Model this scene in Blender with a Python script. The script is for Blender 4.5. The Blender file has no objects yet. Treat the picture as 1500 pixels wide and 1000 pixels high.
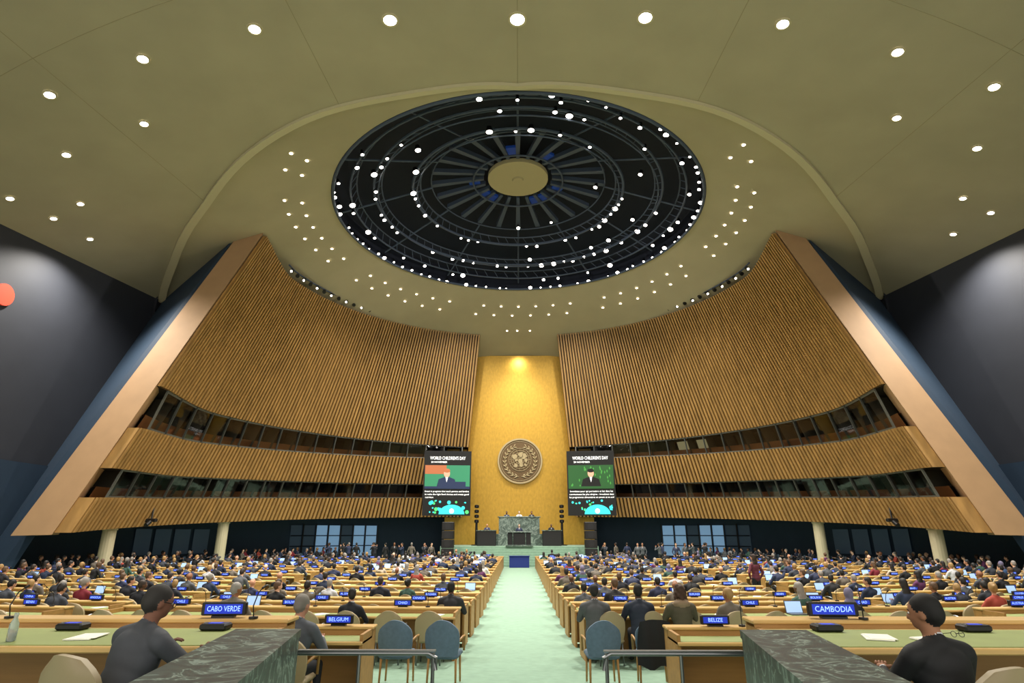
import bpy, math, random
from math import sin,cos,radians,pi,sqrt,atan2
from mathutils import Vector, Matrix
random.seed(7)
S=1.25; CZ=2.5
def W(x,y,z): return Vector((x*S,y*S,z*S+CZ))
def lerp(a,b,t): return a+(b-a)*t
def ss(a,b,x):
    t=max(0,min(1,(x-a)/(b-a))); return t*t*(3-2*t)
def table(tb,x):
    if x<=tb[0][0]: return tb[0][1]
    if x>=tb[-1][0]: return tb[-1][1]
    for i in range(len(tb)-1):
        x0,y0=tb[i]; x1,y1=tb[i+1]
        if x0<=x<=x1:
            ym=tb[i-1] if i>0 else tb[i]; yp=tb[i+2] if i+2<len(tb) else tb[i+1]
            m0=(y1-ym[1])/(x1-ym[0]); m1=(yp[1]-y0)/(yp[0]-x0)
            h=x1-x0; t=(x-x0)/h
            return (2*t**3-3*t*t+1)*y0+(t**3-2*t*t+t)*h*m0+(-2*t**3+3*t*t)*y1+(t**3-t*t)*h*m1
# ---------------------------------------------------------------- materials
def lin(h):
    h=h.lstrip('#'); c=[int(h[i:i+2],16)/255 for i in (0,2,4)]
    return tuple((x/12.92 if x<=.04045 else ((x+.055)/1.055)**2.4) for x in c)+(1,)
def mat(name,col,rough=.6,metal=0,ns=0,na=.15,em=0,stretch=(1,1,1),bump=0,coat=0):
    m=bpy.data.materials.new(name); m.use_nodes=True; nt=m.node_tree; b=nt.nodes['Principled BSDF']
    c=lin(col); b.inputs['Base Color'].default_value=c; b.inputs['Roughness'].default_value=rough; b.inputs['Metallic'].default_value=metal
    if coat: b.inputs['Coat Weight'].default_value=coat
    if em:
        b.inputs['Emission Color'].default_value=c; b.inputs['Emission Strength'].default_value=em
        m.cycles.emission_sampling='NONE'
    if ns:
        tc=nt.nodes.new('ShaderNodeTexCoord'); mp=nt.nodes.new('ShaderNodeMapping'); mp.inputs['Scale'].default_value=stretch
        nz=nt.nodes.new('ShaderNodeTexNoise'); nz.inputs['Scale'].default_value=ns; nz.inputs['Detail'].default_value=5
        cr=nt.nodes.new('ShaderNodeValToRGB'); e=cr.color_ramp.elements
        e[0].position=.3; e[1].position=.7
        e[0].color=tuple(x*(1-na) for x in c[:3])+(1,); e[1].color=tuple(min(1,x*(1+na)) for x in c[:3])+(1,)
        nt.links.new(tc.outputs['Object'],mp.inputs[0]); nt.links.new(mp.outputs[0],nz.inputs[0]); nt.links.new(nz.outputs[0],cr.inputs[0]); nt.links.new(cr.outputs[0],b.inputs['Base Color'])
        if bump:
            bp=nt.nodes.new('ShaderNodeBump'); bp.inputs['Strength'].default_value=bump; nt.links.new(nz.outputs[0],bp.inputs['Height']); nt.links.new(bp.outputs[0],b.inputs['Normal'])
    return m
def rmat(name,cols,mul,rough=.75):
    """colour picked per person instance"""
    m=bpy.data.materials.new(name); m.use_nodes=True; nt=m.node_tree; b=nt.nodes['Principled BSDF']; b.inputs['Roughness'].default_value=rough
    oi=nt.nodes.new('ShaderNodeObjectInfo'); mu=nt.nodes.new('ShaderNodeMath'); mu.operation='MULTIPLY'; mu.inputs[1].default_value=mul
    fr=nt.nodes.new('ShaderNodeMath'); fr.operation='FRACT'; cr=nt.nodes.new('ShaderNodeValToRGB'); cr.color_ramp.interpolation='CONSTANT'
    e=cr.color_ramp.elements
    e[0].position=0; e[0].color=lin(cols[0]); e[1].position=1/len(cols); e[1].color=lin(cols[1])
    for i in range(2,len(cols)):
        n=e.new(i/len(cols)); n.color=lin(cols[i])
    nt.links.new(oi.outputs['Random'],mu.inputs[0]); nt.links.new(mu.outputs[0],fr.inputs[0]); nt.links.new(fr.outputs[0],cr.inputs[0]); nt.links.new(cr.outputs[0],b.inputs['Base Color'])
    return m
M={}
M['ceil']=mat('ceiling_plaster','#a69e82',.75,ns=.35,na=.06)
M['ceil_in']=mat('ceiling_plaster_inner','#aaa184',.75,ns=.35,na=.06)
M['trim']=mat('arch_trim_paint','#b9b08d',.6)
M['slat']=mat('oak_slat','#9f7a44',.5,ns=2.5,na=.22,stretch=(1,1,.15))
M['slatback']=mat('slat_backing','#32220e',.8)
M['pillar']=mat('pillar_plaster','#ab8964',.7,ns=1.2,na=.05)
M['blue']=mat('dark_blue_paint','#203448',.7,ns=1,na=.06)
M['side']=mat('charcoal_wall','#2b2e36',.6,ns=.8,na=.06)
M['carpet']=mat('green_carpet','#829f8b',.95,ns=6,na=.08,bump=.1)
M['gold']=mat('gold_leaf_panel','#b58f36',.42,metal=.5,ns=6,na=.13,stretch=(1,1,.5))
M['bronze']=mat('bronze','#5f4a2d',.5,metal=.3)
M['bronze2']=mat('bronze_relief','#a3936f',.45,metal=.2)
M['dark']=mat('dome_interior','#10182a',.8)
M['rib']=mat('dome_rib_steel','#434f64',.6)
M['bluegl']=mat('dome_blue_glow','#16387e',.6,em=.25)  # blue light in the dome, put into a glowing colour
M['lamp']=mat('lamp_lens','#fff6ea',em=14)
M['lamp_s']=mat('lamp_lens_small','#fff1dc',em=9)
M['black']=mat('black_plastic','#0c0c0e',.45)
M['metal']=mat('brushed_steel','#8b8d8e',.35,metal=.9)
M['wood']=mat('maple_wood','#cba668',.4,ns=4,na=.1,stretch=(.3,3,3))
M['woodd']=mat('maple_panel','#a87e45',.5,ns=4,na=.12,stretch=(.3,3,3))
M['felt']=mat('green_desk_leather','#84904f',.6,ns=3,na=.06)
M['shell']=mat('beige_leather','#9a8a69',.5)
M['bluechair']=mat('blue_chair_fabric','#586d80',.8,ns=20,na=.1)
M['paper']=mat('white_paper','#eceade',.8)
M['scr']=mat('blue_display','#1330b4',em=.6)
M['scrt']=mat('display_text','#8fb4ff',em=1.5)
M['laps']=mat('laptop_screen','#a9c8f0',em=.7)
M['alu']=mat('laptop_aluminium','#55575a',.35,metal=.7)
M['col']=mat('column_plaster','#c2b898',.7)
M['win']=mat('daylight_window_glass','#7fa4c6',.2,em=.5)
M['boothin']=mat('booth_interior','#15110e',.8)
M['boothlit']=mat('booth_lit_panel','#c9bd90',.7,em=.35)
M['sill']=mat('booth_sill_wood','#6e4522',.5)
M['frame']=mat('booth_frame_grey','#5c5f58',.45,metal=.2)
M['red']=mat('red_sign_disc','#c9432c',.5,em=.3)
M['water']=mat('water_bottle_plastic','#d8e2e4',.1)
M['water'].node_tree.nodes['Principled BSDF'].inputs['Transmission Weight'].default_value=.7
def marble(name,c0,c1,c2,sc,ro=.3):
    m=bpy.data.materials.new(name); m.use_nodes=True; nt=m.node_tree; b=nt.nodes['Principled BSDF']; b.inputs['Roughness'].default_value=ro
    tc=nt.nodes.new('ShaderNodeTexCoord'); nz=nt.nodes.new('ShaderNodeTexNoise'); nz.inputs['Scale'].default_value=sc; nz.inputs['Detail'].default_value=9; nz.inputs['Distortion'].default_value=1.6
    cr=nt.nodes.new('ShaderNodeValToRGB'); e=cr.color_ramp.elements
    e[0].position=.38; e[0].color=lin(c0); e[1].position=.62; e[1].color=lin(c0)
    n=e.new(.49); n.color=lin(c1); n=e.new(.515); n.color=lin(c2); n=e.new(.54); n.color=lin(c1)
    nt.links.new(tc.outputs['Object'],nz.inputs[0]); nt.links.new(nz.outputs[0],cr.inputs[0]); nt.links.new(cr.outputs[0],b.inputs['Base Color'])
    return m
M['marble']=marble('dark_green_marble','#1d2724','#33453e','#7d8f86',3.2,.38)
M['marble2']=marble('grey_green_marble','#3d4c44','#5c6c64','#8a978d',1.5)
g=bpy.data.materials.new('booth_glass'); g.use_nodes=True; nt=g.node_tree; nt.nodes.clear()
o=nt.nodes.new('ShaderNodeOutputMaterial'); mx=nt.nodes.new('ShaderNodeMixShader'); tr=nt.nodes.new('ShaderNodeBsdfTransparent'); gl=nt.nodes.new('ShaderNodeBsdfGlossy')
gl.inputs['Roughness'].default_value=.03; tr.inputs[0].default_value=(.7,.72,.7,1); mx.inputs[0].default_value=.09
nt.links.new(tr.outputs[0],mx.inputs[1]); nt.links.new(gl.outputs[0],mx.inputs[2]); nt.links.new(mx.outputs[0],o.inputs[0]); M['glass']=g
# ---------------------------------------------------------------- mesh builder
class MB:
    def __init__(s): s.v=[];s.f=[];s.m=[];s.X=None
    def add(s,vs,fs,mi=0):
        o=len(s.v)
        if s.X is not None: vs=[s.X@Vector(v) for v in vs]
        s.v+=[tuple(v) for v in vs]
        for f in fs: s.f.append(tuple(o+i for i in f)); s.m.append(mi)
    def quad(s,a,b,c,d,mi=0): s.add([a,b,c,d],[(0,1,2,3)],mi)
    def box(s,c,d,mi=0,R=None,bev=0):
        c=Vector(c); hx,hy,hz=d[0]/2,d[1]/2,d[2]/2
        if bev:
            b=bev; vs=[]
            for z,i in ((-hz,b),(-hz+b,0),(hz-b,0),(hz,b)):
                X,Y=hx-i,hy-i; k=b if i==0 else b*.6
                for x,y in ((-X+k,-Y),(X-k,-Y),(X,-Y+k),(X,Y-k),(X-k,Y),(-X+k,Y),(-X,Y-k),(-X,-Y+k)): vs.append(Vector((x,y,z)))
            fs=[tuple(range(7,-1,-1)),tuple(range(24,32))]
            for r in range(3):
                for i in range(8): fs.append((r*8+i,r*8+(i+1)%8,(r+1)*8+(i+1)%8,(r+1)*8+i))
        else:
            vs=[Vector((x,y,z)) for z in (-hz,hz) for x,y in ((-hx,-hy),(hx,-hy),(hx,hy),(-hx,hy))]
            fs=[(3,2,1,0),(4,5,6,7),(0,1,5,4),(1,2,6,5),(2,3,7,6),(3,0,4,7)]
        if R is not None: vs=[R@v for v in vs]
        s.add([v+c for v in vs],fs,mi)
    def tube(s,pts,rad,n=8,mi=0,cap=True):
        pts=[Vector(p) for p in pts]; N=len(pts)
        if not hasattr(rad,'__len__'): rad=[rad]*N
        vs=[]; prev=None
        for i,p in enumerate(pts):
            d=(pts[min(i+1,N-1)]-pts[max(i-1,0)])
            if d.length<1e-9: d=prev or Vector((0,0,1))
            d.normalize()
            a=Vector((0,0,1)) if abs(d.z)<.9 else Vector((0,1,0))
            u=d.cross(a).normalized(); w=d.cross(u).normalized(); prev=d
            for k in range(n):
                t=2*pi*k/n; vs.append(p+u*cos(t)*rad[i]+w*sin(t)*rad[i])
        fs=[(i*n+k,i*n+(k+1)%n,(i+1)*n+(k+1)%n,(i+1)*n+k) for i in range(N-1) for k in range(n)]
        if cap: fs+=[tuple(range(n-1,-1,-1)),tuple(range((N-1)*n,N*n))]
        s.add(vs,fs,mi)
    def capsule(s,p0,p1,r0,r1,n=12,mi=0):
        p0=Vector(p0);p1=Vector(p1);d=(p1-p0); d=d.normalized() if d.length>1e-6 else Vector((0,0,1))
        pts=[];rs=[]
        for a in (-85,-60,-30,0): pts.append(p0+d*sin(radians(a))*r0); rs.append(max(.001,cos(radians(a))*r0))
        for a in (0,30,60,85): pts.append(p1+d*sin(radians(a))*r1); rs.append(max(.001,cos(radians(a))*r1))
        a=Vector((0,0,1)) if abs(d.z)<.9 else Vector((0,1,0))
        u=d.cross(a).normalized(); w=d.cross(u).normalized(); vs=[]
        for p,r in zip(pts,rs):
            for k in range(n): t=2*pi*k/n; vs.append(p+u*cos(t)*r+w*sin(t)*r)
        N=len(pts); fs=[(i*n+k,i*n+(k+1)%n,(i+1)*n+(k+1)%n,(i+1)*n+k) for i in range(N-1) for k in range(n)]
        fs+=[tuple(range(n-1,-1,-1)),tuple(range((N-1)*n,N*n))]
        s.add(vs,fs,mi)
    def ell(s,c,r,mi=0,R=None,n=14,m=9):
        c=Vector(c); vs=[]
        for i in range(m+1):
            th=pi*(i+.02)/(m+.04)
            for k in range(n):
                ph=2*pi*k/n; v=Vector((r[0]*sin(th)*cos(ph),r[1]*sin(th)*sin(ph),r[2]*cos(th)))
                vs.append(c+(R@v if R is not None else v))
        fs=[(i*n+k,(i+1)*n+k,(i+1)*n+(k+1)%n,i*n+(k+1)%n) for i in range(m) for k in range(n)]
        fs+=[tuple(range(n)),tuple(range((m+1)*n-1,m*n-1,-1))]
        s.add(vs,fs,mi)
    def disc(s,c,r,nrm=(0,0,-1),n=12,mi=0):
        nrm=Vector(nrm).normalized(); a=Vector((0,0,1)) if abs(nrm.z)<.9 else Vector((0,1,0))
        u=nrm.cross(a).normalized(); w=nrm.cross(u).normalized(); c=Vector(c)
        s.add([c+u*cos(2*pi*k/n)*r+w*sin(2*pi*k/n)*r for k in range(n)],[tuple(range(n))],mi)
    def ring(s,c,r0,r1,nrm,n=48,mi=0,depth=.02):
        nrm=Vector(nrm).normalized(); a=Vector((0,0,1)) if abs(nrm.z)<.9 else Vector((0,1,0))
        u=nrm.cross(a).normalized(); w=nrm.cross(u).normalized(); c=Vector(c); vs=[]
        for k in range(n):
            d=u*cos(2*pi*k/n)+w*sin(2*pi*k/n)
            vs+=[c+d*r0,c+d*r0+nrm*depth,c+d*r1+nrm*depth,c+d*r1]
        fs=[(k*4+j,k*4+(j+1)%4,((k+1)%n)*4+(j+1)%4,((k+1)%n)*4+j) for k in range(n) for j in range(4)]
        s.add(vs,fs,mi)
    def mesh(s,name,mats,smooth=False):
        me=bpy.data.meshes.new(name); me.from_pydata(s.v,[],s.f)
        for m in mats: me.materials.append(m)
        me.polygons.foreach_set('material_index',s.m)
        if smooth: me.polygons.foreach_set('use_smooth',[True]*len(me.polygons))
        me.update(); return me
    def obj(s,name,mats,smooth=False,parent=None,auto=None):
        me=s.mesh(name,mats,smooth); return put(me,name,parent=parent)
def put(me,name,loc=(0,0,0),rz=0,sc=1,parent=None):
    o=bpy.data.objects.new(name,me); o.location=loc; o.rotation_euler=(0,0,rz); o.scale=(sc,)*3
    bpy.context.scene.collection.objects.link(o)
    if parent: o.parent=parent
    return o
def textdata(body,size):
    cu=bpy.data.curves.new('t','FONT'); cu.body=body; cu.size=size; cu.align_x='CENTER'; cu.align_y='CENTER'; cu.resolution_u=2
    ob=bpy.data.objects.new('t',cu); bpy.context.scene.collection.objects.link(ob)
    dg=bpy.context.evaluated_depsgraph_get(); dg.update()
    me=bpy.data.meshes.new_from_object(ob.evaluated_get(dg))
    vs=[v.co.copy() for v in me.vertices]; fs=[tuple(p.vertices) for p in me.polygons]
    bpy.data.objects.remove(ob); bpy.data.meshes.remove(me); return vs,fs
def addtext(mb,body,size,c,mi,maxw=None):
    vs,fs=textdata(body,size)
    if not vs: return
    w=max(v.x for v in vs)-min(v.x for v in vs); k=1 if not maxw or w<maxw else maxw/w
    mb.add([Vector((c[0]+v.x*k,c[1],c[2]+v.y)) for v in vs],fs,mi)
# ---------------------------------------------------------------- CEILING
def zc(x): return 17-.00723*x*x
ARCH=[(81,22.2),(86,20.6),(91,19.2),(100,17.3),(108,15.9),(122,14.35),(136.4,13.0),(156.6,11.3),(180,10.6)]
KT=[(0,.52),(40,.52),(60,.42),(81,.293)]
arch=[]
NA=60
for i in range(NA+1):
    ph=81+(360-162)*i/NA
    a=ph if ph<=180 else 360-ph
    r=table(ARCH,a); x=-r*sin(radians(ph)); y=29.7+r*cos(radians(ph))
    arch.append((x,y))
mb=MB(); NY=14
vs=[]
for (x,y) in arch:
    for j in range(NY+1):
        t=j/NY; xx=x*lerp(1,27/21.9,t); vs.append(W(xx,lerp(y,-9,t),zc(xx)))
fs=[(i*(NY+1)+j,(i+1)*(NY+1)+j,(i+1)*(NY+1)+j+1,i*(NY+1)+j+1) for i in range(NA) for j in range(NY)]
mb.add(vs,fs); mb.obj('ceiling',[M['ceil']],True)
mb=MB()
for k in (8,19,30,41,52):
    x,y=arch[k]
    pts=[]
    for j in range(0,25):
        t=j/24; xx=x*lerp(1,27/21.9,t); pts.append(W(xx,lerp(y,-9,t),zc(xx)+.006))
    mb.tube(pts,.02,4)
for yy in (13.2,):
    pts=[W(x,yy+ (x/10)**2*.9,zc(x)+.006) for x in [lerp(-21,21,i/40) for i in range(41)]]
    mb.tube(pts,.02,4)
mb.obj('trim_1',[mat('joint','#8d8565',.8)])
mb=MB(); NP=144; NR=8; vs=[]
for i in range(NP):
    ph=360*i/NP; a=ph if ph<=180 else 360-ph
    if a>=81:
        r1=table(ARCH,a); x1=r1*sin(radians(a)); z1=zc(x1)
    else:
        r1=lerp(19.5,22.2,ss(40,81,a)); z1=17-table(KT,a)*(r1-10.25)
    for j in range(NR+1):
        t=j/NR; r=lerp(10.25,r1,t); vs.append(W(-r*sin(radians(ph)),29.7+r*cos(radians(ph)),lerp(17,z1,t)))
fs=[(i*(NR+1)+j,((i+1)%NP)*(NR+1)+j,((i+1)%NP)*(NR+1)+j+1,i*(NR+1)+j+1) for i in range(NP) for j in range(NR)]
mb.add(vs,fs); mb.obj('ceiling_dome_surround',[M['ceil_in']],True)
mb=MB(); vs=[]
for i,(x,y) in enumerate(arch):
    d=Vector((x,y-29.7,0)).normalized(); z=zc(x); wv=lerp(.22,.5,min(1,abs(x)/20)**2)
    for off,dz in ((wv*.3,.05),(wv*.3,-.16),(-wv*.7,-.16),(-wv*.7,.08)):
        vs.append(W(x+d.x*off,y+d.y*off,z+dz))
fs=[(i*4+j,(i+1)*4+j,(i+1)*4+(j+1)%4,i*4+(j+1)%4) for i in range(NA) for j in range(4)]+[(0,1,2,3),(NA*4,NA*4+1,NA*4+2,NA*4+3)]
mb.add(vs,fs); mb.obj('trim_2',[M['trim']],False)
# ceiling downlights
mb=MB()
DL=[(0,15.95,.31),(4.4,15.8,.28),(9,15.7,.24),(13.1,16.3,.22),(16.8,17.1,.21),(14.8,19.27,.18),(18.3,20.07,.18),(19.8,23.1,.16),(21.7,21.7,.17),(21.3,23.6,.16),(21.1,25.7,.16)]
for x,y,r in DL:
    for sx in ((1,-1) if x else (1,)):
        c=W(sx*x,y,zc(x)); n=Vector((-sx*.0145*x,0,-1)).normalized()
        mb.ring(c+n*.02,r,r*1.3,n,20,1,.05); mb.disc(c+n*.05,r,n,20,0)
mb.obj('recessed_downlights',[M['lamp'],M['trim']])
# dome ring downlights
mb=MB()
for rr,cnt,off in ((11.7,56,0),(12.5,56,2.2)):
    for i in range(cnt):
        ph=360*i/cnt+off; a=ph if ph<=180 else 360-ph
        if a>128 or (i%7==3): continue
        if a>=81:
            r1=table(ARCH,a); z1=zc(r1*sin(radians(a))); 
            if rr>r1-.5: continue
            z=lerp(17,z1,(rr-10.25)/(r1-10.25))
        else: z=17-table(KT,a)*(rr-10.25)
        mb.disc(W(-rr*sin(radians(ph)),29.7+rr*cos(radians(ph)),z-.03),.10,(0,-.1,-1),10,0)
for x in (-.9,-.1,.9): mb.disc(W(x,43.6,17-.52*3.65-.03),.09,(0,-.4,-1),10,0)
mb.obj('dome_surround_downlights',[M['lamp_s']])
# DOME
mb=MB(); cy=29.7
prof=[(10.25,17),(10.45,17.0),(10.5,18.4),(9.6,19.3),(5.2,20.6),(0.05,21.2)]
n=72; vs=[]
for r,z in prof:
    for k in range(n): vs.append(W(r*cos(2*pi*k/n),cy+r*sin(2*pi*k/n),z))
mb.add(vs,[(i*n+k,i*n+(k+1)%n,(i+1)*n+(k+1)%n,(i+1)*n+k) for i in range(len(prof)-1) for k in range(n)])
mb.obj('ceiling_dome_shell',[M['dark']],False)
mb=MB()
def circ(r,z,n=72): return [W(r*cos(2*pi*k/n),cy+r*sin(2*pi*k/n),z) for k in range(n+1)]
for r,z,w in ((10.15,17.0,.10),(9.3,17.5,.07),(9.0,17.9,.05),(8.1,18.0,.09),(7.7,18.2,.05),(7.85,17.75,.05),(6.0,18.5,.1),(5.6,18.8,.06),(5.75,18.3,.05),(5.0,19.1,.05),(2.6,19.4,.07)):
    mb.tube(circ(r,z),w,6,1,False)
for r0,z0,r1,z1,cnt in ((8.1,18.0,7.7,18.2,72),(6.0,18.5,5.6,18.8,60),(9.3,17.5,9.0,17.9,80)):
    for k in range(cnt):
        a=2*pi*k/cnt; b=2*pi*(k+.5)/cnt
        mb.tube([W(r0*cos(a),cy+r0*sin(a),z0),W(r1*cos(b),cy+r1*sin(b),z1)],.03,4,1,False)
for k in range(24):
    a=2*pi*k/24; 
    d=Vector((cos(a),sin(a),0)); p=Vector((-sin(a),cos(a),0))
    for (r0,z0,r1,z1,w0,w1) in ((2.0,19.62,5.0,19.2,.09,.15),):
        A=Vector((0,cy,0))
        q=[A+d*r0+p*w0,A+d*r0-p*w0,A+d*r1-p*w1,A+d*r1+p*w1]; zs=[z0,z0,z1,z1]
        lo=[W(v.x,v.y,z) for v,z in zip(q,zs)]; hi=[W(v.x,v.y,z+.25) for v,z in zip(q,zs)]
        mb.add(lo+hi,[(0,1,2,3),(4,5,6,7),(0,1,5,4),(1,2,6,5),(2,3,7,6),(3,0,4,7)],1)
    if k%2==0:
        mb.tube([W(5*d.x,cy+5*d.y,19.1),W(10.1*d.x,cy+10.1*d.y,17.5)],.07,5,1,False)
for k in range(24):
    a=2*pi*(k+.5)/24
    if k in (1,3,4,8,9,11,17,20):
        mb.box(W(2.6*cos(a),cy+2.6*sin(a),19.75),(.8,.7,.2),2,Matrix.Rotation(a,3,'Z'))  # boxes stand in for the blue-lit areas around the disc
mb.tube([W(0,cy,19.85),W(0,cy,19.6)],[1.75*S,1.75*S],40,3)
mb.tube([W(0,cy,19.62),W(0,cy,19.5)],[.35*S,.3*S],20,3)
mb.obj('dome_lighting_truss',[M['black'],M['rib'],M['bluegl'],mat('cupola_plaster_glow','#a0946b',.7,em=.12)])  # cupola disc has a faint glow put into its plaster colour
mb=MB(); rnd=random.Random(3)
def lamp(r,a,z,s):
    c=W(r*cos(a),cy+r*sin(a),z); n=Vector((-.3*cos(a),-.3*sin(a)-.25,-1)).normalized()
    mb.tube([c-n*.35,c-n*.02],[s*.8,s*1.15],8,1); mb.disc(c,s,n,10,0)
for r,z,cnt,keep,s in ((10.0,17.0,84,.74,.08),(9.35,17.35,60,.45,.10),(8.1,17.85,64,.5,.10),(6.0,18.35,56,.55,.10),(7.2,17.9,30,.2,.13),(4.4,18.9,12,.3,.10)):
    for k in range(cnt):
        a=2*pi*(k+rnd.uniform(-.2,.2))/cnt
        kp=keep*(1.15 if sin(a)>-.2 else .55)
        if rnd.random()<kp: lamp(r+rnd.uniform(-.12,.12),a,z,s*S*rnd.choice((.75,.85,1,1.1,1.6)))
mb.obj('dome_spotlights',[M['lamp'],M['black']])
# outer walls added to block world light leaking in behind the slatted shells
mb=MB()
for sx in (-1,1):
    pl=[(21.75,32.6),(24.5,34.5),(24.5,50)]
    for (xa,ya),(xb,yb) in zip(pl,pl[1:]): mb.quad(W(sx*xa,ya,-2),W(sx*xb,yb,-2),W(sx*xb,yb,21.5),W(sx*xa,ya,21.5))
mb.quad(W(-24.5,50,-2),W(24.5,50,-2),W(24.5,50,21.5),W(-24.5,50,21.5))
mb.obj('wall_leak_blocker',[M['side']])
mb=MB(); mb.quad(W(-28,12,21.6),W(28,12,21.6),W(28,50,21.6),W(-28,50,21.6)); mb.obj('ceiling_leak_blocker',[M['side']])  # unseen roof added to keep world light out of the ceiling gaps
# ---------------------------------------------------------------- SLATTED WALLS
def Bp(t):
    p=radians(13+83*t); return Vector((-19.1*sin(p),27+19.1*cos(p),1.1*(1-t**1.6)))
def Tp(t):
    p=radians(12.1+80.3*t); r=14.5-.3*t**4; return Vector((-r*sin(p),29.7+r*cos(p),14.8+.9*ss(.8,1,t)))
def P(t,v,off,sd):
    p=Bp(t).lerp(Tp(t),v); d=Vector((-p.x,28-p.y,0)).normalized(); p=p+d*off
    return W(p.x*sd,p.y,p.z)
w1b=lambda t:lerp(.305,.287,t); w1t=lambda t:lerp(.37,.418,t); w2b=lambda t:lerp(.097,.09,t); w2t=lambda t:lerp(.167,.170,t)
O1=.35;O2=.5
def dp(t): return lerp(1,.06,ss(.93,1,t))
for sd,nm in ((1,'left'),(-1,'right')):
    mb=MB(); N=100
    bands=[(w1t,lambda t:1.0,0),(w2t,w1b,O1),(lambda t:0.0,w2b,O2)]
    for i in range(N):
        t0=(i+.14)/N; t1=(i+.68)/N
        for lo,hi,of in bands:
            a=lo(t0);b=hi(t0)
            q=[P(t0,a,of,sd),P(t0,a,of+.19,sd),P(t1,a,of+.19,sd),P(t1,a,of,sd),P(t0,b,of,sd),P(t0,b,of+.19,sd),P(t1,b,of+.19,sd),P(t1,b,of,sd)]
            mb.add(q,[(0,1,5,4),(1,2,6,5),(2,3,7,6),(0,1,2,3),(4,5,6,7)],0)
    K=60
    for i in range(K):
        t0=i/K;t1=(i+1)/K; A=-1.5*dp(t0);B_=-1.5*dp(t1)
        for lo,hi,of in bands:
            mb.quad(P(t0,lo(t0),of,sd),P(t1,lo(t1),of,sd),P(t1,hi(t1),of,sd),P(t0,hi(t0),of,sd),1)
        mb.quad(P(t0,w1b(t0),O1+.13,sd),P(t1,w1b(t1),O1+.13,sd),P(t1,w1b(t1),B_,sd),P(t0,w1b(t0),A,sd),2)
        mb.quad(P(t0,w2b(t0),O2+.13,sd),P(t1,w2b(t1),O2+.13,sd),P(t1,w2b(t1),B_,sd),P(t0,w2b(t0),A,sd),2)
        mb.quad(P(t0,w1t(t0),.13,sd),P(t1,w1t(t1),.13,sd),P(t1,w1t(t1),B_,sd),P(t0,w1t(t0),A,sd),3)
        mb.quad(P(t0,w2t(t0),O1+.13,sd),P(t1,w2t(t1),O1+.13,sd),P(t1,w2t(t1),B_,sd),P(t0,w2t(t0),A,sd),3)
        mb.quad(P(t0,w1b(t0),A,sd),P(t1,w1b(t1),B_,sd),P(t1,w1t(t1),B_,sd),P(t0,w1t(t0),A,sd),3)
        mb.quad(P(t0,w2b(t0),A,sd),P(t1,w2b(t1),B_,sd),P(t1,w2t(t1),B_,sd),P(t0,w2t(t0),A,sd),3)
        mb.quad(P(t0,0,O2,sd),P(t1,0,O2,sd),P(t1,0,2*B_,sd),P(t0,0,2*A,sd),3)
    for t in (0.0,1.0):
        for lo,hi,of in bands:
            bk=-.6 if t==0 else -.02
            mb.quad(P(t,lo(t),of+.13,sd),P(t,hi(t),of+.13,sd),P(t,hi(t),bk,sd),P(t,lo(t),bk,sd),0)
        if t==0:
            mb.quad(P(t,0,0,sd),P(t,1,0,sd),P(t,1,-1.5,sd),P(t,0,-1.5,sd),0)
    mb.obj('wall_slatted_'+nm,[M['slat'],M['slatback'],M['sill'],M['boothin']])
    # booth windows
    for lo,hi,o_b,o_t,cnt,nmw in ((w1b,w1t,O1,.05,17,'window_1'),(w2b,w2t,O2,.4,19,'window_2')):
        mb=MB()
        for i in range(cnt):
            t0=lerp(.02,.965,i/cnt); t1=lerp(.02,.965,(i+1)/cnt); g=.0012
            a=lambda t,v,e=0:P(t,lerp(lo(t),hi(t),v),lerp(o_b,o_t,v)+e,sd)
            mb.quad(a(t0,0),a(t1,0),a(t1,1),a(t0,1),0)
            for tt in (t0,t1):
                q=[a(tt-g,0),a(tt-g,0,.1),a(tt+g,0,.1),a(tt+g,0),a(tt-g,1),a(tt-g,1,.1),a(tt+g,1,.1),a(tt+g,1)]
                mb.add(q,[(0,1,5,4),(1,2,6,5),(2,3,7,6),(0,1,2,3),(4,5,6,7)],1)
            for v0,v1 in ((0,.06),(.94,1)):
                mb.quad(a(t0,v0,.04),a(t1,v0,.04),a(t1,v1,.04),a(t0,v1,.04),1)
            dd=lambda t,v,e:P(t,lerp(lo(t),hi(t),v),e*dp(t),sd)
            mb.quad(dd(t0,0,-.35),dd(t1,0,-.35),dd(t1,.38,-.35),dd(t0,.38,-.35),2)
            mb.quad(dd(t0,.38,-.35),dd(t1,.38,-.35),dd(t1,.38,-.8),dd(t0,.38,-.8),2)
            mb.quad(dd(t0,0,-1.3),dd(t0,1,-1.3),dd(t0,1,-.15),dd(t0,0,-.15),5)
            if (sd==-1 and nmw=='window_1' and i in (5,6)) or (i%5==3):
                tm=lerp(t0,t1,.15); te=lerp(t0,t1,.9)
                mb.quad(dd(tm,.4,-1.2),dd(te,.4,-1.2),dd(te,.95,-1.2),dd(tm,.95,-1.2),4 if (sd==-1 and i in (5,6)) else 5)
        mb.obj(nmw if sd==1 else nmw.replace('1','3').replace('2','4'),[M['glass'],M['frame'],M['sill'],M['boothin'],M['boothlit'],mat('booth_panel','#4a463a',.8)])
    # end pillar
    mb=MB()
    it=Vector((-14.15,29.0,15.9)); ib=Vector((-19.0,24.9,-.08)); ot=Vector((-15.6,29.2,15.9)); ob=Vector((-20.85,25.1,-.12))
    f=[ib,it,ot,ob]; bk=[ib+Vector((-.7,1.3,0)),it+Vector((-.5,1.3,0)),ot+Vector((.1,1.3,0)),ob+Vector((.1,1.3,0))]
    vsx=[W(p.x*sd,p.y,p.z) for p in f+bk]
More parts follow.
